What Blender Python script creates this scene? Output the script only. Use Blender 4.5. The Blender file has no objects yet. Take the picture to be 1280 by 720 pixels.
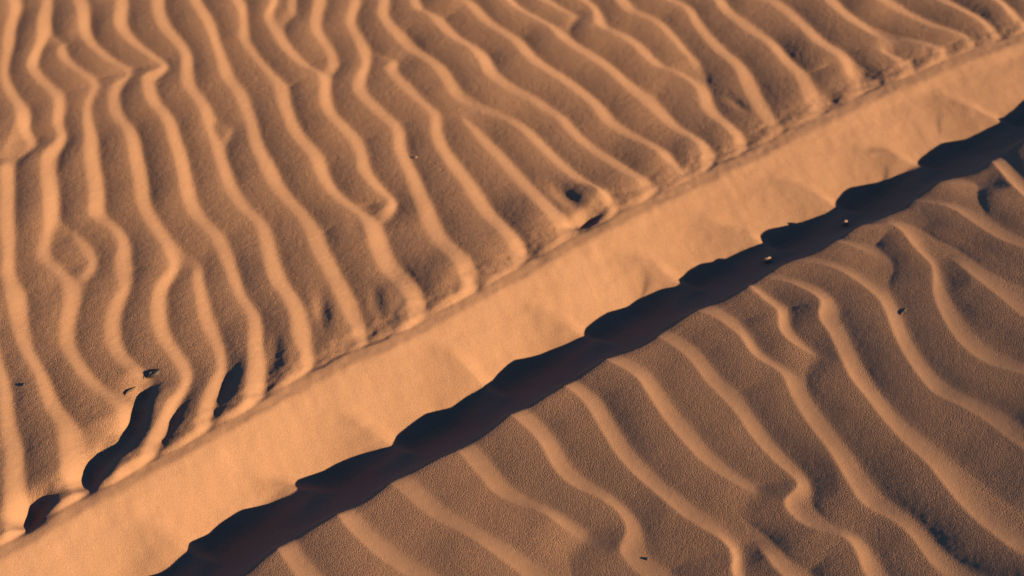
import bpy, bmesh, math, random
import numpy as np
from mathutils import Vector

random.seed(7)
rng = np.random.RandomState(11)
scene = bpy.context.scene
col = scene.collection

# ------------------------------------------------------------------ camera
H, PITCH, F = 1.65, math.radians(45.0), 1280 * 50.0 / 36.0
SP, CP = math.sin(PITCH), math.cos(PITCH)

def unproject(px, py, z):
    """photo pixel -> ground point on the level z (as measured off the photograph)"""
    px = np.asarray(px, float); py = np.asarray(py, float)
    a, b = (px - 640) / F, (360 - py) / F
    dx, dy, dz = a, CP + b * SP, -SP + b * CP
    s = (z - H) / dz
    return np.stack([dx * s, dy * s], -1)

cam_d = bpy.data.cameras.new('camera')
cam = bpy.data.objects.new('camera', cam_d)
col.objects.link(cam)
cam.location = (0, 0, H)
cam.rotation_euler = (math.radians(90) - PITCH, 0, 0)
cam_d.lens, cam_d.sensor_width = 50, 36
cam_d.clip_start, cam_d.clip_end = 0.05, 2000
cam_d.dof.use_dof = True
cam_d.dof.focus_distance = 2.03
cam_d.dof.aperture_fstop = 3.4
scene.camera = cam

# ------------------------------------------------------------------ sun, sky
SUN_EL, SUN_AZ = math.radians(19), math.radians(-18)
sv = Vector((math.cos(SUN_EL) * math.cos(SUN_AZ), math.cos(SUN_EL) * math.sin(SUN_AZ), math.sin(SUN_EL)))
sd = bpy.data.lights.new('sun', 'SUN')
sd.energy, sd.angle, sd.color = 5.0, math.radians(0.53), (1.0, 0.72, 0.44)
so = bpy.data.objects.new('sun', sd)
col.objects.link(so)
so.rotation_euler = sv.to_track_quat('Z', 'Y').to_euler()
so.location = (6, -1, 3)

w = bpy.data.worlds.new('World')
scene.world = w
w.use_nodes = True
nt = w.node_tree
bg = nt.nodes['Background']
sky = nt.nodes.new('ShaderNodeTexSky')
sky.sky_type = 'NISHITA'
sky.sun_disc = False
sky.sun_elevation = SUN_EL
sky.sun_rotation = math.atan2(sv.x, sv.y)
sky.air_density, sky.dust_density, sky.ozone_density = 0.75, 0.0, 8.0
nt.links.new(sky.outputs[0], bg.inputs[0])
bg.inputs[1].default_value = 0.05

scene.view_settings.view_transform = 'Standard'
scene.view_settings.look = 'None'
scene.view_settings.exposure = 1.97
scene.view_settings.gamma = 1.0
scene.cycles.diffuse_bounces = 2

# ------------------------------------------------------------------ noise
def vnoise(x, y, scale, seed):
    r = np.random.RandomState(seed)
    T = r.rand(256, 256) * 2 - 1
    X, Y = x * scale + 1000.0, y * scale + 1000.0
    xi, yi = np.floor(X).astype(int), np.floor(Y).astype(int)
    fx, fy = X - xi, Y - yi
    fx = fx * fx * fx * (fx * (fx * 6 - 15) + 10)
    fy = fy * fy * fy * (fy * (fy * 6 - 15) + 10)
    x0, x1, y0, y1 = xi & 255, (xi + 1) & 255, yi & 255, (yi + 1) & 255
    return (T[y0, x0] * (1 - fx) + T[y0, x1] * fx) * (1 - fy) + (T[y1, x0] * (1 - fx) + T[y1, x1] * fx) * fy

def sstep(a, b, x):
    t = np.clip((x - a) / (b - a), 0, 1)
    return t * t * (3 - 2 * t)

# ------------------------------------------------------------------ ridge lines (traced from the photograph)
CREST = [(0,684),(100,624),(200,573),(300,518),(400,460),(500,416),(600,362),(700,308),(800,252),(900,206),(1000,158),(1100,109),(1200,68),(1280,42)]
SHADE = [(205,722),(270,668),(362,612),(420,588),(488,556),(545,530),(605,488),(668,450),(732,420),(790,388),(846,355),(900,330),(952,308),(1000,285),(1042,262),(1090,238),(1137,210),(1190,186),(1244,162),(1280,148)]
BRINK = [(312,720),(320,712),(335,700),(350,689),(370,677),(390,665),(412,654),(427,646),(445,637),(465,626),(480,614),(492,604),(510,596),(532,584),(550,575),(575,565),(590,555),(610,542),(625,531),(640,520),(665,509),(680,500),(697,492),(710,484),(727,472),(740,465),(760,452),(780,444),(795,440),(815,430),(825,421),(840,410),(852,402),(865,395),(880,387),(902,380),(922,370),(940,360),(960,345),(975,335),(997,327),(1022,317),(1042,306),(1055,297),(1077,285),(1092,279),(1110,272),(1130,265),(1140,255),(1155,244),(1172,232),(1185,227),(1210,221),(1230,212),(1247,200),(1267,187),(1277,180)]
ZC, Z1, Z2 = 0.012, -0.0485, 0.002

def tilt(x):
    x = np.clip(x, -1.4, 1.4)
    return 0.042 * np.maximum(x, 0) ** 2 - 0.014 * x

def gl(pts, z):
    p = np.array(pts, float)
    e = np.zeros(len(p))
    for _ in range(6):
        g = np.stack(unproject(p[:, 0], p[:, 1], z + e).T, -1)
        e = tilt(g[:, 0])
    return g

gC, gS, gB = gl(CREST, ZC), gl(SHADE, Z1), gl(BRINK, Z2)
O = gC[6]
D = gC[-2] - gC[1]; D /= np.linalg.norm(D)
N = np.array([D[1], -D[0]])                       # towards the lower right

def tu(p):
    q = p - O
    return q @ D, q @ N

def linefun(g, smooth):
    t, u = tu(g)
    o = np.argsort(t); t, u = t[o], u[o]
    tt = np.linspace(-8, 8, 8001)
    uu = np.interp(tt, t, u)
    k = (u[-1] - u[0]) / (t[-1] - t[0]) * 0.3
    uu = np.where(tt < t[0], u[0] + (tt - t[0]) * k, uu)
    uu = np.where(tt > t[-1], u[-1] + (tt - t[-1]) * k, uu)
    n = int(smooth / 0.002)
    if n > 1:
        ker = np.hanning(2 * n + 3); ker /= ker.sum()
        uu = np.convolve(np.pad(uu, n + 1, mode='edge'), ker, 'valid')
    return lambda x: np.interp(x, tt, uu)

fC, fB, fB2 = linefun(gC, 0.05), linefun(gB, 0.018), linefun(gB, 0.12)
z1 = np.full(len(SHADE), Z1)
for _ in range(8):                                 # the trough is as deep as its shadow is wide
    ps = np.array(SHADE, float)
    gS = gl(SHADE, z1)
    t_, u_ = tu(gS)
    wdt = np.convolve(np.pad(fB2(t_) - u_, 2, mode='edge'), np.ones(5) / 5, 'valid')
    z1 = -(0.468 - .75 * (.084 * np.maximum(gS[:, 0], 0) - .014)) * wdt
print('trough', z1.round(4))
fS = linefun(gS, 0.12)
o_ = np.argsort(t_)
DEEP = (t_[o_], z1[o_] / Z1)

KQ = [-6, -3, -1.5, -.5, 0, 0.5, 0.85, 1.0, 1.15, 1.5, 1.8, 2.0, 2.12, 2.25, 2.5, 2.75, 2.95, 3.0, 3.05, 3.4]
KZ = [.001, .0012, .0015, .0018, .0022, .0060, .0098, .0108, .0092, -.014, -.0355, -.048, -.051, -.048, -.0330, -.0150, .0002, .0022, .003, .004]
_q = np.linspace(-12, 5, 17001)
_z = np.interp(_q, KQ, KZ)
_k = np.hanning(121); _k /= _k.sum()
_zs = np.convolve(np.pad(_z, 60, mode='edge'), _k, 'valid')
_k = np.hanning(41); _k /= _k.sum()
_z2 = np.convolve(np.pad(_z, 20, mode='edge'), _k, 'valid')
_m = sstep(2.5, 2.9, _q)
_zt = _zs * (1 - _m) + _z2 * _m

# hollows scoured behind the ridge, and a crest raised to cast shade (negative depth): pixel x, y, half-width along / across (m), depth
HOLLOWS = [(183,503,.014,.016,.008),(174,524,.016,.018,.010),(166,546,.020,.022,.011),(147,570,.026,.023,.012),(122,592,.030,.025,.012),(102,614,.024,.022,.012),
           (52,636,.026,.020,.014),(34,658,.024,.020,.014),(710,258,.044,.017,.0095,-52),(748,254,.028,.013,-.0095,-52),(732,285,.032,.016,.0145),(1036,134,.016,.020,.006),(1078,102,.012,.016,.004),
           (404,398,.036,.013,.0050,-80),(345,452,.044,.014,.0034,-84),(287,490,.044,.014,.0028,-100),(472,388,.03,.012,.0030,-75),(218,535,.03,.010,.0024,-105),(590,366,.030,.012,.003,-60),(660,322,.030,.012,.003,-55),(920,140,.03,.010,.003,-60)]
gH = [(gl([(h[0], h[1])], -0.008)[0], h) for h in HOLLOWS]

def qcoord(x, y):
    p = np.stack([x, y], -1)
    t, u = tu(p)
    c, s, b = fC(t) + .0022 * vnoise(t, t * 0 + 7, 17, 51) + .0012 * vnoise(t, t * 0 + 7, 48, 52), fS(t), fB(t)
    bk = c - 0.02
    q = np.where(u < c, (u - bk) / (c - bk),
        np.where(u < s, 1 + (u - c) / (s - c),
        np.where(u < b, 2 + (u - s) / (b - s), 3 + (u - b) / 0.2)))
    return q, t, u

def base(x, y):
    q, t, u = qcoord(x, y)
    z = np.interp(q, _q, _zt)
    z = np.where(z < 0, z * np.where(q > 1, np.interp(t, *DEEP), 1), z)
    lr = np.clip(u - fB(t), 0, None)
    z = z + np.minimum(lr, 1.2) * (.112 + .094 * np.clip(x - .02, 0, 1.2))
    ul = np.clip(fC(t) - u, 0, 3)
    z = z + tilt(x)
    for g, h in gH:
        ca, sa = (D[0], D[1]) if len(h) == 5 else (math.cos(math.radians(h[5])), math.sin(math.radians(h[5])))
        px = (x - g[0]) * ca + (y - g[1]) * sa
        pn = (x - g[0]) * sa - (y - g[1]) * ca
        z = z - h[4] * np.exp(-((px / h[2]) ** 2 + (pn / h[3]) ** 2))
    return z

# ------------------------------------------------------------------ ripple crests (traced; far end first, lee on the right)
# each: points, taper at far end, taper at near end (1 = fades out, 0 = runs on)
R = []
def rp(pts, a=0, b=0, s=1.0): R.append((pts, a, b, s))
rp([(10,0),(14,12),(6,40),(2,70),(0,95),(8,120),(22,142),(24,165),(34,181),(52,190)],0,1)
rp([(6,196),(2,206),(2,230),(0,280),(4,320),(2,342),(6,360),(11,385),(13,403),(20,428),(28,445),(40,463),(49,485),(56,510),(68,530),(75,543),(76,565),(78,590),(82,605),(92,622)],1,0)
rp([(-14,420),(-8,455),(-2,480),(0,510),(2,540),(7,565),(7,600),(8,640),(10,668),(5,690)],0,0)
rp([(54,0),(47,25),(47,50),(38,70),(33,82),(38,94),(52,110),(67,125),(68,140),(66,155),(73,172),(62,186),(54,194),(51,217),(54,238),(55,262),(54,287),(49,305),(45,317),(50,330),(65,340),(76,348),(78,360),(79,385),(75,410),(75,430),(82,447),(95,467),(112,487),(132,502),(147,515),(151,527),(151,548)],0,1)
rp([(85,50),(72,58),(74,74),(88,87),(106,99),(117,108),(111,118),(105,130),(104,150),(106,170),(105,180),(106,200),(110,225),(112,250),(110,267),(115,277),(132,285),(145,297),(147,315),(142,327),(145,345),(150,358),(140,377),(132,397),(131,417),(135,435),(142,450),(155,462),(170,472),(182,480)],1,1)
rp([(94,284),(86,292),(98,308),(108,322),(113,331),(100,342),(84,348)],1,1,.8)
rp([(91,0),(97,20),(99,38),(105,53),(120,68),(140,82),(157,89),(161,94),(149,99),(137,112),(135,130),(140,148),(152,162),(159,180),(162,200),(167,225),(169,250),(175,267),(187,287),(200,307),(210,325),(213,338),(204,347),(193,360),(189,385),(190,405),(194,422),(202,435),(209,443),(218,458),(227,470),(228,481),(221,495),(208,508),(200,525),(194,536),(187,548),(182,562),(175,580)],0,0)
rp([(246,325),(241,335),(241,350),(242,362),(246,380),(249,402),(257,420),(267,437),(272,452),(270,465),(260,485),(250,510),(245,540),(238,554),(232,562)],1,0)
rp([(145,0),(144,15),(142,30),(147,42),(162,57),(180,70),(196,80),(205,84),(190,90),(178,95),(177,105),(180,120),(187,135),(200,147),(207,162),(211,180),(217,195),(221,212),(225,235),(228,252),(237,270),(250,285),(262,297),(272,317),(282,340),(289,360),(295,375),(307,392),(312,410),(310,435),(310,460),(308,485),(304,510)],0,0)
rp([(191,0),(191,17),(197,35),(207,47),(222,62),(227,72),(226,87),(229,110),(242,127),(252,145),(257,162),(264,178),(267,195),(275,220),(280,235),(290,252),(302,268),(318,280),(325,305),(330,330),(338,358),(352,375),(361,392),(364,410),(366,427),(374,442),(377,460),(380,480)],0,0)
rp([(294,150),(285,163),(275,175)],1,1,.6)
rp([(236,0),(247,20),(257,37),(265,57),(272,80),(277,100),(290,115),(300,135),(307,157),(312,180),(320,200),(335,230),(350,250),(367,267),(380,287),(387,310),(400,335),(413,360),(422,380),(430,397),(440,415),(447,427),(449,442),(447,456)],0,0)
rp([(441,416),(430,430),(420,446)],1,0,.6)
rp([(287,0),(297,12),(300,32),(298,47),(305,60),(320,79),(335,97),(342,107),(347,130),(355,152),(366,175),(385,197),(395,220),(407,240),(425,257),(445,269),(450,275),(457,295),(465,320),(473,337),(492,361),(505,375),(510,392),(509,411)],0,0)
rp([(497,365),(494,380),(492,400),(487,420)],1,0,.6)
rp([(340,0),(330,20),(336,37),(347,57),(365,77),(382,87),(397,93),(400,105),(400,125),(405,145),(420,160),(436,178),(445,195),(447,215),(460,232),(475,245),(488,253),(478,263),(462,271)],0,1)
rp([(361,-3),(360,12),(369,21)],0,1,.8)
rp([(392,0),(388,20),(388,37),(397,52),(407,65),(411,77),(405,87),(399,94)],0,1)
rp([(440,0),(433,20),(432,32),(442,50),(448,67),(453,80),(445,95),(440,110),(445,122),(460,137),(477,152),(491,165),(492,180),(495,195),(507,222),(512,242),(520,260),(527,280),(537,302),(552,320),(570,340),(578,362),(579,384)],0,0)
rp([(500,68),(490,76),(481,86),(490,100),(507,117),(527,135),(539,147),(538,162),(541,180),(550,197),(562,215),(577,235),(590,257),(602,275),(622,295),(637,313),(642,330),(640,350)],1,0)
rp([(475,0),(471,17),(480,35),(495,52),(510,67),(527,77),(545,92),(555,107),(562,120),(580,132),(602,142),(625,151),(643,160),(665,180),(680,195),(702,217),(725,237),(747,255),(762,267)],0,0)
rp([(582,139),(575,147),(585,160),(597,178),(615,197),(640,226),(660,252),(677,272),(692,287),(701,302),(699,318)],1,0)
rp([(512,0),(517,15),(535,22),(547,37),(562,52),(585,65),(597,77),(605,95),(620,107),(640,119),(660,127),(677,140),(695,150),(707,165),(722,180),(740,195),(757,207),(777,222),(795,230),(804,238),(802,254)],0,0)
rp([(555,0),(580,7),(592,20),(607,35),(622,45),(640,57),(655,75),(675,90),(695,102),(720,120),(740,137),(750,152),(770,167),(795,180),(820,195),(830,207),(847,216),(863,224)],0,1)
rp([(625,-5),(640,10),(660,22),(685,37),(697,52),(715,65),(735,77),(757,92),(777,110),(800,130),(820,147),(837,162),(862,177),(876,192),(875,210),(867,230)],0,0)
rp([(670,0),(690,10),(712,20),(733,26)],0,1)
rp([(722,0),(738,10),(742,22),(743,32),(752,39),(770,47),(790,60),(805,75),(822,87),(847,93),(865,107),(872,120),(875,135),(885,150),(902,162),(918,178),(924,195),(921,210)],0,0)
rp([(767,0),(780,15),(800,22),(820,32),(837,47),(852,65),(864,77),(868,87)],0,1)
rp([(830,0),(855,12),(865,30),(877,47),(892,65),(910,80),(920,92),(927,112),(937,132),(947,150),(960,163),(965,180),(966,192)],0,0)
rp([(890,0),(900,15),(920,32),(940,47),(960,61),(972,77),(990,97),(1000,120),(1007,135),(1020,150),(1023,165)],0,0)
rp([(945,0),(960,6),(982,22),(1002,42),(1017,60),(1037,72),(1052,82),(1057,97),(1070,110),(1075,127)],0,0)
rp([(1080,98),(1090,110),(1096,122)],1,0,.7)
rp([(1025,0),(1042,17),(1065,35),(1087,47),(1107,54),(1135,58),(1160,64),(1174,70),(1177,86)],0,0)
rp([(1108,56),(1097,66),(1101,72),(1115,80),(1129,92),(1131,108)],1,0,.8)
rp([(1090,0),(1110,12),(1135,25),(1160,37),(1185,45),(1202,50),(1210,60),(1208,70)],0,0)
rp([(1165,0),(1185,12),(1210,25),(1227,35),(1237,47),(1243,58)],0,0)
rp([(1235,0),(1250,12),(1260,25),(1280,38),(1292,48)],0,0)
NUP = len(R)
# below the ridge
rp([(1238,201),(1252,217),(1265,232),(1280,245),(1300,262)],0,0)
rp([(1186,229),(1210,231),(1242,235)],0,1,.7)
rp([(1145,252),(1167,255),(1190,261),(1210,274),(1230,287),(1250,299),(1280,309)],0,0)
rp([(1095,281),(1110,280),(1125,287),(1137,302),(1152,317),(1164,328),(1167,342),(1166,360),(1170,377),(1182,402),(1197,425),(1215,442),(1240,456),(1280,467)],0,0,.9)
rp([(1186,316),(1202,332),(1220,347),(1237,360),(1255,375),(1280,395)],1,0,.6)
rp([(1050,302),(1067,307),(1090,317),(1108,326)],0,1,.8)
rp([(1007,327),(1030,331),(1052,339),(1067,348),(1082,360),(1097,372),(1107,390),(1117,417),(1130,442),(1145,465),(1167,490),(1192,502),(1217,515),(1240,530),(1252,540),(1280,560)],0,0,.76)
rp([(965,348),(985,352),(1002,360),(1020,370),(1028,379),(1022,389),(1025,400),(1037,417),(1050,445),(1060,467),(1070,482),(1087,502),(1102,522),(1118,540),(1137,560),(1157,577),(1175,600),(1197,627),(1222,652),(1247,672),(1280,695)],0,0)
rp([(948,368),(962,381),(973,388),(972,402),(977,417),(992,430),(1015,441),(1042,451)],0,1)
rp([(880,391),(895,397),(912,410),(927,422),(935,437),(945,447),(960,456),(977,467),(987,490),(1002,517),(1018,540),(1037,565),(1050,587),(1065,612),(1077,630),(1100,642),(1122,654),(1140,672),(1157,695),(1180,720)],0,0,.80)
rp([(824,422),(840,431),(857,445),(870,460),(882,477),(900,495),(920,517),(935,540),(947,555),(960,569),(977,585),(995,599),(998,608),(988,617),(978,626),(985,640),(1002,655),(1020,664),(1042,669),(1058,673),(1070,690),(1077,710),(1082,720)],0,0,.85)
rp([(760,452),(777,461),(795,472),(807,490),(820,510),(838,535),(860,560),(877,577),(905,597),(930,610),(960,621),(976,626)],0,1)
rp([(710,486),(725,497),(737,512),(747,530),(754,541),(765,560),(780,580),(800,600),(825,622),(852,645),(875,660),(900,675),(914,687),(917,700),(914,720)],0,0)
rp([(642,521),(655,532),(665,541),(677,557),(687,577),(700,595),(720,610),(745,620),(767,634),(780,650),(785,665),(774,680),(775,692),(790,710),(800,720)],0,0)
rp([(575,566),(587,580),(602,597),(617,615),(640,628),(660,635),(682,642),(700,657),(720,670),(742,682)],0,1)
rp([(490,606),(505,617),(520,632),(540,647),(565,660),(590,674),(615,692),(640,711),(652,720)],0,0)
rp([(426,650),(437,665),(455,682),(475,700),(495,712),(505,720)],0,0)
rp([(349,690),(357,702),(367,717)],0,0)
rp([(944,674),(951,686),(960,700),(970,713),(978,720)],1,0)
NLO = len(R)
# low crests that cross the ridge's lit face and end in its shadow
SPURS = [[(150,640),(178,655),(206,672),(232,690)],[(300,560),(330,592),(352,604),(364,612)],[(400,494),(435,518),(472,542),(489,559)],
         [(515,420),(540,437),(572,458),(606,487)],[(632,366),(665,387),(702,405),(733,426)],[(760,300),(790,322),(817,336),(847,357)],
         [(868,252),(910,280),(937,296),(953,311)],[(950,212),(985,230),(1017,248),(1043,266)],[(1055,172),(1085,188),(1110,199),(1138,214)],
         [(1150,116),(1172,127),(1210,146),(1244,164)]]

def on_ground(pts, lift):
    p = np.array(pts, float)
    z = np.zeros(len(p))
    for _ in range(4):
        g = unproject(p[:, 0], p[:, 1], z + lift)
        z = base(g[:, 0], g[:, 1])
    return g

def catmull(p, step):
    p = np.asarray(p)
    P = np.vstack([2 * p[0] - p[1], p, 2 * p[-1] - p[-2]])
    out = []
    for i in range(1, len(P) - 2):
        n = max(2, int(np.linalg.norm(P[i + 1] - P[i]) / step))
        t = np.linspace(0, 1, n, endpoint=False)[:, None]
        a, b, c, d = P[i - 1], P[i], P[i + 1], P[i + 2]
        out.append(.5 * (2 * b + (c - a) * t + (2 * a - 5 * b + 4 * c - d) * t * t + (3 * b - a - 3 * c + d) * t ** 3))
    out.append(P[-2][None])
    o = np.vstack(out)
    for _ in range(2):
        o[1:-1] = .25 * o[:-2] + .5 * o[1:-1] + .25 * o[2:]
    return o

def wander(start, direc, length, seed):
    """continue a crest outside the photographed patch"""
    r = np.random.RandomState(seed)
    n = int(length / 0.05)
    p, d, out = start.copy(), direc / np.linalg.norm(direc), []
    home = d.copy()
    for i in range(n):
        a = r.uniform(-.45, .45)
        d2 = np.array([d[0] * math.cos(a) - d[1] * math.sin(a), d[0] * math.sin(a) + d[1] * math.cos(a)])
        d = .6 * d2 + .4 * home; d /= np.linalg.norm(d)
        p = p + d * 0.05
        out.append(p.copy())
    return np.array(out)

lines = []          # (points, taper-in, taper-out, strength, kind)
for i, (pts, a, b, s) in enumerate(R):
    g = on_ground(pts, 0.006)
    up = i < NUP
    if up and pts[0][1] <= 2 and not a:
        e = wander(g[0], np.array([-.30, 1.0]), .9, i)
        g = np.vstack([e[::-1], g])
    if up and not b:
        d = g[-1] - g[-2]
        g = np.vstack([g, g[-1] + d / np.linalg.norm(d) * .03])
    if not up:
        if not a and pts[0][1] < 700:
            d = g[0] - g[1]
            g = np.vstack([g[0] + d / np.linalg.norm(d) * .035, g])
        if pts[-1][1] >= 715 or pts[-1][0] >= 1275:
            e = wander(g[-1], np.array([.62, -.70]), .9, i)
            g = np.vstack([g, e])
    lines.append((catmull(g, .008), a, b, s, 'up' if up else 'lo'))
# crests to the left and to the right of the photographed patch
g0 = on_ground([(10,0),(6,60),(0,95),(12,130),(2,200),(0,280),(4,340),(-8,455),(0,510),(7,600),(8,680)], .006)
for k in range(1, 10):
    off = np.stack([-.078 * k + .012 * np.sin(g0[:, 1] * 11 + k * 1.7), .02 * np.cos(g0[:, 0] * 9 + k)], -1)
    g = g0 + off
    e = wander(g[0], np.array([-.25, 1.0]), .9, 200 + k)
    e2 = wander(g[-1], np.array([.1, -1.0]), .4, 300 + k)
    lines.append((catmull(np.vstack([e[::-1], g, e2]), .008), 1, 1, 1, 'up'))
g0 = on_ground([(1160,0),(1190,12),(1215,25),(1240,47)], .006)
for k in range(2, 9):
    g = g0 + np.array([.058 * k * .8, .070 * k * .9])
    e = wander(g[0], np.array([-.6, .8]), .8, 400 + k)
    e2 = wander(g[-1], np.array([.6, -.8]), .3, 500 + k)
    lines.append((catmull(np.vstack([e[::-1], g, e2]), .008), 1, 0, 1, 'up'))
g0 = on_ground([(1238,201),(1265,232),(1300,262)], .006)
for k in range(1, 9):
    g = g0 + np.array([.085 * k, .055 * k])
    e2 = wander(g[-1], np.array([.68, -.66]), 1.2, 600 + k)
    lines.append((catmull(np.vstack([g[:1] - np.array([[.05, -.05]]), g, e2]), .008), 0, 1, 1, 'lo'))
g0 = on_ground([(349,690),(357,702),(367,717)], .006)
for k in range(1, 9):
    g = g0 + np.array([-.075 * k, -.055 * k])
    e2 = wander(g[-1], np.array([.6, -.75]), .8, 700 + k)
    lines.append((catmull(np.vstack([g, e2]), .008), 0, 1, 1, 'lo'))
for pts in SPURS:
    p = np.array(pts, float)
    z = np.array([ZC, -.014, -.036, -.0485])
    g = gl(pts, z + .004)
    d = g[-1] - g[-2]; d /= np.linalg.norm(d)
    g = np.vstack([g, g[-1] + d * .03, g[-1] + d * .07])
    lines.append((catmull(g, .006), 0, 0, 1, 'spur'))

# ------------------------------------------------------------------ the grid
def axis(a, b, step, pad, pstep, far):
    core = np.arange(a, b + step * .5, step)
    def out(s):
        v, x, d = [], 0, step
        while x < pad:
            d = min(d * 1.15, pstep); x += d; v.append(x)
        while x < far:
            d = d * 1.35; x += d; v.append(x)
        return np.array(v)
    v = out(1)
    return np.concatenate([a - v[::-1], core, b + v])

STEP = 0.0017
xs = axis(-1.16, 1.16, STEP, .55, .006, 150)
ys = axis(1.06, 2.66, STEP, .55, .006, 150)
X, Y = np.meshgrid(xs, ys)
print('grid', X.shape)

def window(lo, hi, m):
    i0, i1 = np.searchsorted(xs, lo[0] - m), np.searchsorted(xs, hi[0] + m)
    j0, j1 = np.searchsorted(ys, lo[1] - m), np.searchsorted(ys, hi[1] + m)
    return slice(j0, max(j1, j0)), slice(i0, max(i1, i0))

REACH = .15
BIG = 9.0
DR = np.full(X.shape, .15); DL = np.full(X.shape, .15)
fields = []
for (p, a, b, s, kind) in lines:
    win = window(p.min(0), p.max(0), REACH)
    xw, yw = X[win], Y[win]
    if xw.size == 0: continue
    best = np.full(xw.shape, BIG); sg = np.ones(xw.shape); al = np.zeros(xw.shape)
    seg = np.linalg.norm(np.diff(p, axis=0), axis=1)
    cum = np.concatenate([[0], np.cumsum(seg)])
    xw0, yw0 = xs[win[1]], ys[win[0]]
    # tangents
    tg = np.gradient(p, axis=0); tg /= np.linalg.norm(tg, axis=1)[:, None] + 1e-12
    for k in range(len(p) - 1):
        A, B = p[k], p[k + 1]
        lo, hi = np.minimum(A, B) - REACH, np.maximum(A, B) + REACH
        i0, i1 = np.searchsorted(xw0, lo[0]), np.searchsorted(xw0, hi[0])
        j0, j1 = np.searchsorted(yw0, lo[1]), np.searchsorted(yw0, hi[1])
        if i1 <= i0 or j1 <= j0: continue
        px, py = xw0[i0:i1][None, :] - A[0], yw0[j0:j1][:, None] - A[1]
        d = B - A; L2 = d @ d
        t = np.clip((px * d[0] + py * d[1]) / L2, 0, 1)
        ex, ey = px - t * d[0], py - t * d[1]
        d2 = ex * ex + ey * ey
        bb = best[j0:j1, i0:i1]
        m = d2 < bb
        bb[m] = d2[m]
        tx = tg[k][0] * (1 - t) + tg[k + 1][0] * t
        ty = tg[k][1] * (1 - t) + tg[k + 1][1] * t
        side = tx * ey - ty * ex
        sg[j0:j1, i0:i1][m] = np.where(side >= 0, 1, -1)[m]
        al[j0:j1, i0:i1][m] = (cum[k] + t * seg[k])[m]
    dist = np.sqrt(best)
    fields.append((win, dist.astype(np.float32), sg.astype(np.int8), al.astype(np.float32), cum[-1], a, b, s, kind))
    if kind != 'spur':
        v = DR[win]; np.copyto(v, np.where((sg > 0) & (dist < v), dist, v)); DR[win] = v
        v = DL[win]; np.copyto(v, np.where((sg < 0) & (dist < v), dist, v)); DL[win] = v

def blur(Z, sig):
    n = int(3 * sig + 1)
    k = np.exp(-.5 * (np.arange(-n, n + 1) / sig) ** 2); k /= k.sum()
    for ax in (0, 1):
        pad = [(0, 0), (0, 0)]; pad[ax] = (n, n)
        P = np.pad(Z, pad, mode='edge')
        out = np.zeros_like(Z)
        for i, w_ in enumerate(k):
            out += w_ * (P[i:i + Z.shape[0]] if ax == 0 else P[:, i:i + Z.shape[1]])
        Z = out
    return Z

LAM = np.clip(DR + DL, .04, .115)
LAM = blur(LAM, 9)
Q, T, U = qcoord(X, Y)
ZB = base(X, Y)

AMP = 0.162            # crest height over wavelength
K = 1 / 0.0011
BOOST = 1 + .25 * np.exp(-((Q + .5) / 2.2) ** 2)
S = np.zeros(X.shape)
SS = np.zeros(X.shape)
for (win, dist, sg, al, L, a, b, s, kind) in fields:
    dist = dist.astype(float)
    if kind == 'spur':
        lam = .105
        t = al / L
        h = .0155 * sstep(.0, .6, t) * (1 - sstep(.72, 1.0, t))
        lee = np.clip(1 - dist / .026, 0, 1) ** 1.6
        sto = np.clip(1 - (dist / .085) ** 1.35, 0, 1)
        z = h * np.where(sg > 0, lee, sto)
        SS[win] += np.expm1(z * K)
        continue
    lam = LAM[win]
    tap = np.ones(dist.shape)
    if a: tap = tap * sstep(-.006, .040, al)
    if b: tap = tap * sstep(-.006, .040 if kind == 'up' else .085, L - al)
    wv = .88 + .24 * vnoise(al * 1.0, np.full(al.shape, L * 3.1), 9, 5)
    h = AMP * np.minimum(lam, .088 if kind == 'up' else .078) * (1 if kind == 'up' else .62) * s * tap * wv * BOOST[win]
    wl, ws, pl, ps = (.46, .74, 1.5, 1.9) if kind == 'up' else (.52, .72, 2.6, 1.8)
    f = np.clip(dist / (wl * lam), 0, 1)
    lee = (1 - f) ** pl if kind == 'lo' else .55 * (.5 + .5 * np.cos(math.pi * f)) + .45 * (1 - f) ** 1.6
    sto = np.clip(1 - (dist / (ws * lam)) ** ps, 0, 1)
    z = h * np.where(sg > 0, lee, sto)
    S[win] += np.expm1(z * K)
RZ = np.log1p(S) / K
SZ = blur(np.log1p(SS) / K, 1.5)
_b = sstep(1.5, 2.5, Q)
RZ = blur(RZ, 1.2) * (1 - _b) + RZ * _b
wob = .16 * vnoise(X, Y, 14, 21) + .10 * vnoise(X, Y, 45, 22)
mask = (1 - sstep(.2, 1.0, Q)) + sstep(2.80, 3.02, Q)
# behind the crest the ridge and the rippled sand simply meet: the higher of the two
lift = .0034 + .0036 * sstep(-.30, .12, T) + .0016 * vnoise(T, T * 0, 9, 41)
KM = 1 / .0017
flat = ZB - np.interp(Q, _q, _zt)
behind = flat + .0014 + lift * sstep(-9, -.3, Q) + RZ * (1 - .55 * sstep(-3.5, .5, Q) * sstep(-.35, .1, T)) * (1 - .9 * sstep(.3, 1.3, Q))
RIDGED = np.logaddexp(KM * (behind - ZB - .090 * sstep(.80, 1.95, Q)), 0) / KM
smask = sstep(1.0, 1.5, Q) * (1 - sstep(2.45, 2.9, Q))
rough = (1 - sstep(-.4, .5, Q + wob)) 
near = np.exp(-((Q + .2) / 1.3) ** 2)
Z = ZB + np.where(Q < 1.8, RIDGED, RZ * mask) + SZ * smask
Z += .0007 * vnoise(T, T * 0 + 3, 16, 42) * np.exp(-((Q - 1) / .8) ** 2)
Z += .0020 * vnoise(X, Y, 3.1, 1) + .0006 * vnoise(X, Y, 9, 2) + .00030 * vnoise(X, Y, 26, 3)
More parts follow.
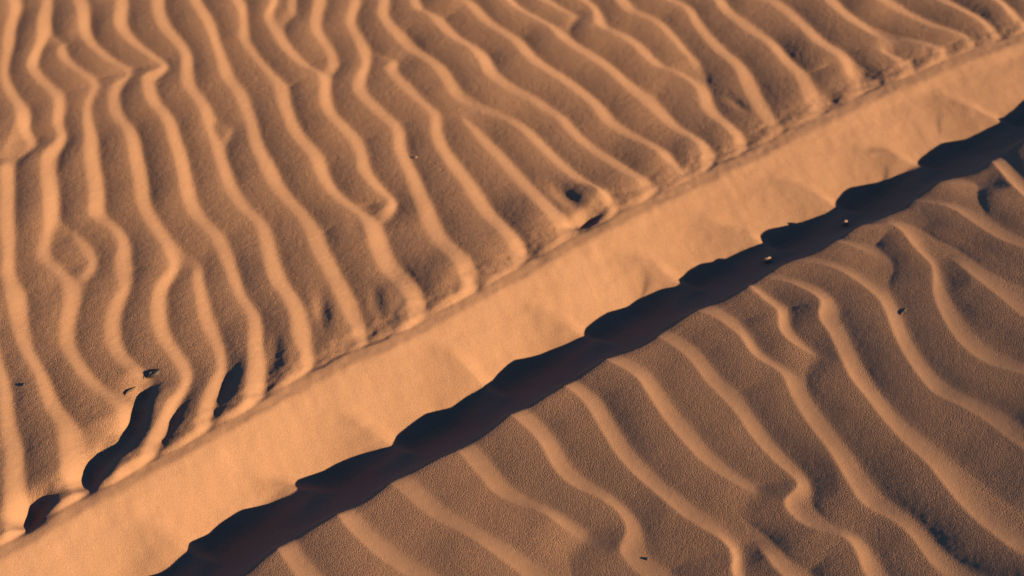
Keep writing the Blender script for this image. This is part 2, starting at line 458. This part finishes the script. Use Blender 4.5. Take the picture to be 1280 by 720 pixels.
Z += near * (.0009 * vnoise(T * .45 + U, U - .4 * T, 42, 8) + .0008 * vnoise(X, Y, 95, 9))
band = sstep(.7, 1.2, Q) * (1 - sstep(2.6, 3.0, Q))
slide = vnoise(T + .25 * U, U * .22, 70, 31) + .6 * vnoise(T - .1 * U, U * .3, 150, 32)
Z += band * (.0002 * slide + .0007 * vnoise(T, U * .6, 17, 33) + .00040 * vnoise(X, Y, 60, 34))
Z = blur(Z, .95)
Z += (.00016 * vnoise(X, Y, 120, 4) + .00012 * vnoise(X, Y, 240, 6)) * (1 - .6 * sstep(.6, 1.1, Q))

def ground_z(x, y):
    i = int(np.clip(np.searchsorted(xs, x), 1, len(xs) - 1)); j = int(np.clip(np.searchsorted(ys, y), 1, len(ys) - 1))
    fx = (x - xs[i - 1]) / (xs[i] - xs[i - 1]); fy = (y - ys[j - 1]) / (ys[j] - ys[j - 1])
    return float((Z[j - 1, i - 1] * (1 - fx) + Z[j - 1, i] * fx) * (1 - fy) + (Z[j, i - 1] * (1 - fx) + Z[j, i] * fx) * fy)

def hit(px, py):
    """where the sight line through a photo pixel meets the sand"""
    z = 0.0
    for _ in range(60):
        g = unproject(px, py, z)
        z = .5 * z + .5 * ground_z(g[0], g[1])
    return Vector((g[0], g[1], z))

# grain coarseness: coarse on the windward backs and troughs, fine on the slip faces and on the ridge
lee_f = np.clip(1 - DR / (.40 * LAM), 0, 1)
coarse = (1 - .75 * np.clip(lee_f * 2.2, 0, 1)) * np.clip(mask, 0, 1) + .45 * (1 - np.clip(mask, 0, 1))
coarse = np.clip(blur(coarse, 2), 0, 1)

gy, gx = np.gradient(Z, ys, xs)
NRM = np.stack([-gx, -gy, np.ones_like(gx)], -1)
NRM /= np.linalg.norm(NRM, axis=-1, keepdims=True)

# ------------------------------------------------------------------ sand material
def sand_material():
    m = bpy.data.materials.new('orange_sand')
    m.use_nodes = True
    t = m.node_tree; n = t.nodes; l = t.links
    b = n['Principled BSDF']
    b.inputs['Roughness'].default_value = 0.9
    b.inputs['Specular IOR Level'].default_value = 0.12
    tc = n.new('ShaderNodeTexCoord')
    at = n.new('ShaderNodeAttribute'); at.attribute_name = 'coarse'
    def noise(scale, detail, rough=.6):
        x = n.new('ShaderNodeTexNoise')
        x.inputs['Scale'].default_value = scale; x.inputs['Detail'].default_value = detail; x.inputs['Roughness'].default_value = rough
        l.new(tc.outputs['Object'], x.inputs['Vector'])
        return x
    big, grain, spk = noise(7, 4), noise(620, 2, .7), noise(1000, 1)
    r1 = n.new('ShaderNodeValToRGB')
    r1.color_ramp.elements[0].position, r1.color_ramp.elements[1].position = .3, .7
    r1.color_ramp.elements[0].color = (.190, .1075, .059, 1)
    r1.color_ramp.elements[1].color = (.210, .1200, .067, 1)
    l.new(big.outputs[0], r1.inputs[0])
    r2 = n.new('ShaderNodeValToRGB')
    e = r2.color_ramp.elements
    e[0].position, e[1].position = .30, .72
    e[0].color, e[1].color = (.52, .47, .43, 1), (1.34, 1.34, 1.32, 1)
    l.new(spk.outputs[0], r2.inputs[0])
    mx = n.new('ShaderNodeMix'); mx.data_type = 'RGBA'; mx.blend_type = 'MULTIPLY'
    mm = n.new('ShaderNodeMath'); mm.operation = 'MULTIPLY_ADD'; mm.inputs[1].default_value = .6; mm.inputs[2].default_value = .25
    l.new(at.outputs['Fac'], mm.inputs[0])
    l.new(mm.outputs[0], mx.inputs['Factor']); l.new(r1.outputs[0], mx.inputs['A']); l.new(r2.outputs[0], mx.inputs['B'])
    l.new(mx.outputs['Result'], b.inputs['Base Color'])
    vo = n.new('ShaderNodeTexVoronoi'); vo.inputs['Scale'].default_value = 540
    l.new(tc.outputs['Object'], vo.inputs['Vector'])
    ad = n.new('ShaderNodeMath'); ad.operation = 'SUBTRACT'
    l.new(grain.outputs[0], ad.inputs[0]); l.new(vo.outputs['Distance'], ad.inputs[1])
    ms = n.new('ShaderNodeMath'); ms.operation = 'MULTIPLY_ADD'; ms.inputs[1].default_value = .48; ms.inputs[2].default_value = .08
    l.new(at.outputs['Fac'], ms.inputs[0])
    bp = n.new('ShaderNodeBump'); bp.inputs['Distance'].default_value = .0011
    l.new(ms.outputs[0], bp.inputs['Strength']); l.new(ad.outputs[0], bp.inputs['Height'])
    l.new(bp.outputs[0], b.inputs['Normal'])
    return m
SAND = sand_material()

def sheet(name, facemask, label, cat):
    ny, nx = X.shape
    idx = np.arange(ny * nx).reshape(ny, nx)
    quads = np.stack([idx[:-1, :-1], idx[:-1, 1:], idx[1:, 1:], idx[1:, :-1]], -1)[facemask]
    used = np.unique(quads)
    remap = np.full(ny * nx, -1, np.int64); remap[used] = np.arange(len(used))
    quads = remap[quads].astype(np.int32)
    co = np.stack([X.ravel()[used], Y.ravel()[used], Z.ravel()[used]], -1).astype(np.float32)
    me = bpy.data.meshes.new(name)
    me.vertices.add(len(co)); me.vertices.foreach_set('co', co.ravel())
    me.loops.add(quads.size); me.loops.foreach_set('vertex_index', quads.ravel())
    me.polygons.add(len(quads))
    me.polygons.foreach_set('loop_start', np.arange(0, quads.size, 4, dtype=np.int32))
    me.update(calc_edges=True)
    me.polygons.foreach_set('use_smooth', np.ones(len(quads), bool))
    at = me.attributes.new('coarse', 'FLOAT', 'POINT')
    at.data.foreach_set('value', coarse.ravel()[used].astype(np.float32))
    me.materials.append(SAND)
    me.normals_split_custom_set_from_vertices(NRM.reshape(-1, 3)[used].astype(np.float32))
    o = bpy.data.objects.new(name, me); col.objects.link(o)
    o['kind'] = 'structure'; o['label'] = label; o['category'] = cat
    return o

qf = .25 * (Q[:-1, :-1] + Q[1:, :-1] + Q[:-1, 1:] + Q[1:, 1:])
edge = qf + .25 * (wob[:-1, :-1])
ridge = (edge > .45) & (qf < 3.0)
sheet('sand_ridge', ridge, 'smooth straight orange sand ridge with its dark shadowed side', 'sand ridge')
sheet('rippled_sand', ~ridge, 'orange desert sand covered in wavy wind ripples', 'sand')

# ------------------------------------------------------------------ small things lying on the sand
def plain(name, c1, c2, rough, scale, bump):
    m = bpy.data.materials.new(name); m.use_nodes = True
    t = m.node_tree; n = t.nodes; l = t.links
    b = n['Principled BSDF']; b.inputs['Roughness'].default_value = rough
    b.inputs['Specular IOR Level'].default_value = .25
    tc = n.new('ShaderNodeTexCoord'); x = n.new('ShaderNodeTexNoise')
    x.inputs['Scale'].default_value = scale; x.inputs['Detail'].default_value = 4
    l.new(tc.outputs['Object'], x.inputs['Vector'])
    rr = n.new('ShaderNodeValToRGB')
    rr.color_ramp.elements[0].position, rr.color_ramp.elements[1].position = .3, .7
    rr.color_ramp.elements[0].color, rr.color_ramp.elements[1].color = (*c1, 1), (*c2, 1)
    l.new(x.outputs[0], rr.inputs[0]); l.new(rr.outputs[0], b.inputs['Base Color'])
    bp = n.new('ShaderNodeBump'); bp.inputs['Distance'].default_value = .0006; bp.inputs['Strength'].default_value = bump
    l.new(x.outputs[0], bp.inputs['Height']); l.new(bp.outputs[0], b.inputs['Normal'])
    return m
M_HUSK = plain('dry_husk', (.30, .19, .09), (.46, .32, .17), .6, 260, .5)
M_TWIG = plain('dark_dry_wood', (.030, .020, .014), (.075, .05, .034), .85, 400, .8)
M_CLOD = plain('tan_stone', (.19, .115, .066), (.25, .155, .095), .9, 320, .7)
M_DARK = plain('dark_seed_coat', (.012, .009, .008), (.035, .026, .02), .6, 400, .5)

def link(name, bm, mat, parent=None, smooth=True):
    me = bpy.data.meshes.new(name); bm.to_mesh(me); bm.free()
    for p in me.polygons: p.use_smooth = smooth
    me.materials.append(mat)
    o = bpy.data.objects.new(name, me); col.objects.link(o)
    if parent: o.parent = parent
    return o

def tag(o, label, cat, group=None):
    o['label'] = label; o['category'] = cat
    if group: o['group'] = group

def tube(bm, pts, rad, n=8):
    rings = []
    for i, p in enumerate(pts):
        p = Vector(p)
        d = (Vector(pts[min(i + 1, len(pts) - 1)]) - Vector(pts[max(i - 1, 0)])).normalized()
        a = d.orthogonal().normalized(); b = d.cross(a)
        rings.append([bm.verts.new(p + (a * math.cos(k * 2 * math.pi / n) + b * math.sin(k * 2 * math.pi / n)) * rad[i] * random.uniform(.88, 1.12)) for k in range(n)])
    for q0, q1 in zip(rings[:-1], rings[1:]):
        for k in range(n):
            bm.faces.new((q0[k], q0[(k + 1) % n], q1[(k + 1) % n], q1[k]))
    bm.faces.new(rings[0][::-1]); bm.faces.new(rings[-1])

def pebble(name, loc, size, rz, mat, label, cat, seed):
    r = random.Random(seed)
    bm = bmesh.new(); bmesh.ops.create_icosphere(bm, subdivisions=4, radius=1)
    ph = [r.uniform(0, 6) for _ in range(6)]
    for v in bm.verts:
        c = v.co
        k = 1 + .13 * math.sin(2.1 * c.x + ph[0]) * math.cos(1.7 * c.y + ph[1]) + .09 * math.sin(3.3 * c.z + ph[2] + 2 * c.x) + .05 * math.sin(6 * c.y + ph[3]) * math.sin(5 * c.x + ph[4])
        v.co = Vector((c.x * size[0], c.y * size[1], c.z * size[2])) * k
    o = link(name, bm, mat); o.location = loc; o.rotation_euler = (0, 0, rz)
    tag(o, label, cat)
    return o

# dark seed with a torn piece of its pale husk
g = hit(194, 468)
husk = bpy.data.objects.new('winged_seed', None); col.objects.link(husk)
husk.location = g + Vector((0, 0, .0016)); husk.rotation_euler = (0, math.radians(-8), math.radians(42))
tag(husk, 'dark winged seed with pale husk lying above a long shadowed hollow', 'seed')
bm = bmesh.new(); bmesh.ops.create_icosphere(bm, subdivisions=4, radius=1)
for v in bm.verts:
    c = v.co.copy()
    k = (1 - .35 * max(c.x, 0) ** 2) * (1 - .2 * max(-c.x, 0) ** 2)
    v.co = Vector((.0112 * c.x, .0046 * c.y * k + .0010 * c.x * c.x, .0036 * c.z * k + .0003 * math.sin(9 * c.x + 4 * c.y)))
link('seed_body', bm, M_DARK, husk)
bm = bmesh.new(); rows = []
for i in range(13):
    u = i / 12; x = -.0150 + .0215 * u
    wd = .0030 * math.sin(math.pi * min(1, u * .9 + .12)) + .0005
    rows.append([bm.verts.new((x, .0044 - .0058 * (1 - u) ** 2 + wd * a + .0004 * math.sin(17 * u), .0008 + .0019 * math.sin(math.pi * u) * (1 - .4 * a) + .0005 * math.sin(11 * u + 3 * a))) for a in (0, .33, .66, 1)])
for q0, q1 in zip(rows[:-1], rows[1:]):
    for k in range(3):
        bm.faces.new((q0[k], q1[k], q1[k + 1], q0[k + 1]))
bmesh.ops.solidify(bm, geom=bm.faces[:], thickness=.0005)
link('husk', bm, M_HUSK, husk)

# dark splinter beside it
g = hit(163, 489)
bm = bmesh.new()
tube(bm, [(-.011, 0, .0002), (-.006, .0006, .0016), (0, 0, .0021), (.006, -.0006, .0015), (.011, .0003, .0003)], [.0004, .0016, .0019, .0014, .0004])
o = link('wood_splinter', bm, M_TWIG); o.location = g; o.rotation_euler = (0, 0, math.radians(50))
tag(o, 'thin dark wood splinter lying on a sand ripple just below the seed husk', 'splinter')

# twig stub standing out of the ripple at the right
g = hit(1127, 392)
tw = bpy.data.objects.new('dry_twig', None); col.objects.link(tw); tw.location = g - Vector((0, 0, .001))
tag(tw, 'short dark forked twig sticking out of a sand ripple at right', 'twig')
bm = bmesh.new(); tube(bm, [(-.005, -.006, -.001), (-.001, -.001, .0014), (.005, .005, .0019), (.010, .011, .0015)], [.0010, .0012, .0010, .0005])
link('stem', bm, M_TWIG, tw)
bm = bmesh.new(); tube(bm, [(.003, .003, .0018), (.006, .003, .0024), (.008, .004, .0024)], [.0009, .0007, .0004])
link('side_shoot', bm, M_TWIG, tw)

def sun_gap(x, y):
    """how far above the sand the sunlight passes"""
    z0, need = ground_z(x, y), 0.0
    te = math.tan(SUN_EL)
    for k in range(1, 200):
        d = k * .0025
        need = max(need, ground_z(x + math.cos(SUN_AZ) * d, y + math.sin(SUN_AZ) * d) - (z0 + d * te))
    return need

def spur_top_stone(px, py, w, name, label, seed, rz):  # added stone standing in for a spur top that catches the sun
    h = .01; g = None
    for _ in range(20):
        z = 0
        for _ in range(20):
            g = unproject(px, py, z + h); z = ground_z(g[0], g[1])
        h = .6 * h + .4 * (sun_gap(g[0], g[1]) + .0005)
    top = h + .0028
    print('stone', h)
    b = max(top * .62, .005)
    pebble(name, (g[0], g[1], z + top - b), (w, w * .7, b), rz, M_CLOD, label, 'pebble', seed)
spur_top_stone(960, 323, .0075, 'pebble', 'larger tan stone standing in for a sunlit spur top inside the dark ridge shadow', 3, .5)
spur_top_stone(1056, 277, .0056, 'pebble', 'smaller tan stone standing in for a sunlit spur top inside the ridge shadow, farther up to the right', 5, .2)
g = hit(809, 699)
pebble('dark_seed', g + Vector((0, 0, .0008)), (.0026, .0019, .0017), .8, M_DARK, 'tiny dark seed on a near sand ripple at the bottom of the picture', 'seed', 8)
g = hit(520, 197)
pebble('pebble', g + Vector((0, 0, .001)), (.0024, .0018, .0016), .3, M_CLOD, 'tiny brown pebble in the trough between two ripples above the ridge', 'pebble', 13)
g = hit(30, 481)
pebble('dark_seed', g + Vector((0, 0, .0007)), (.0030, .0016, .0015), .9, M_DARK, 'tiny dark seed lying in a sand trough at the left edge', 'seed', 21)
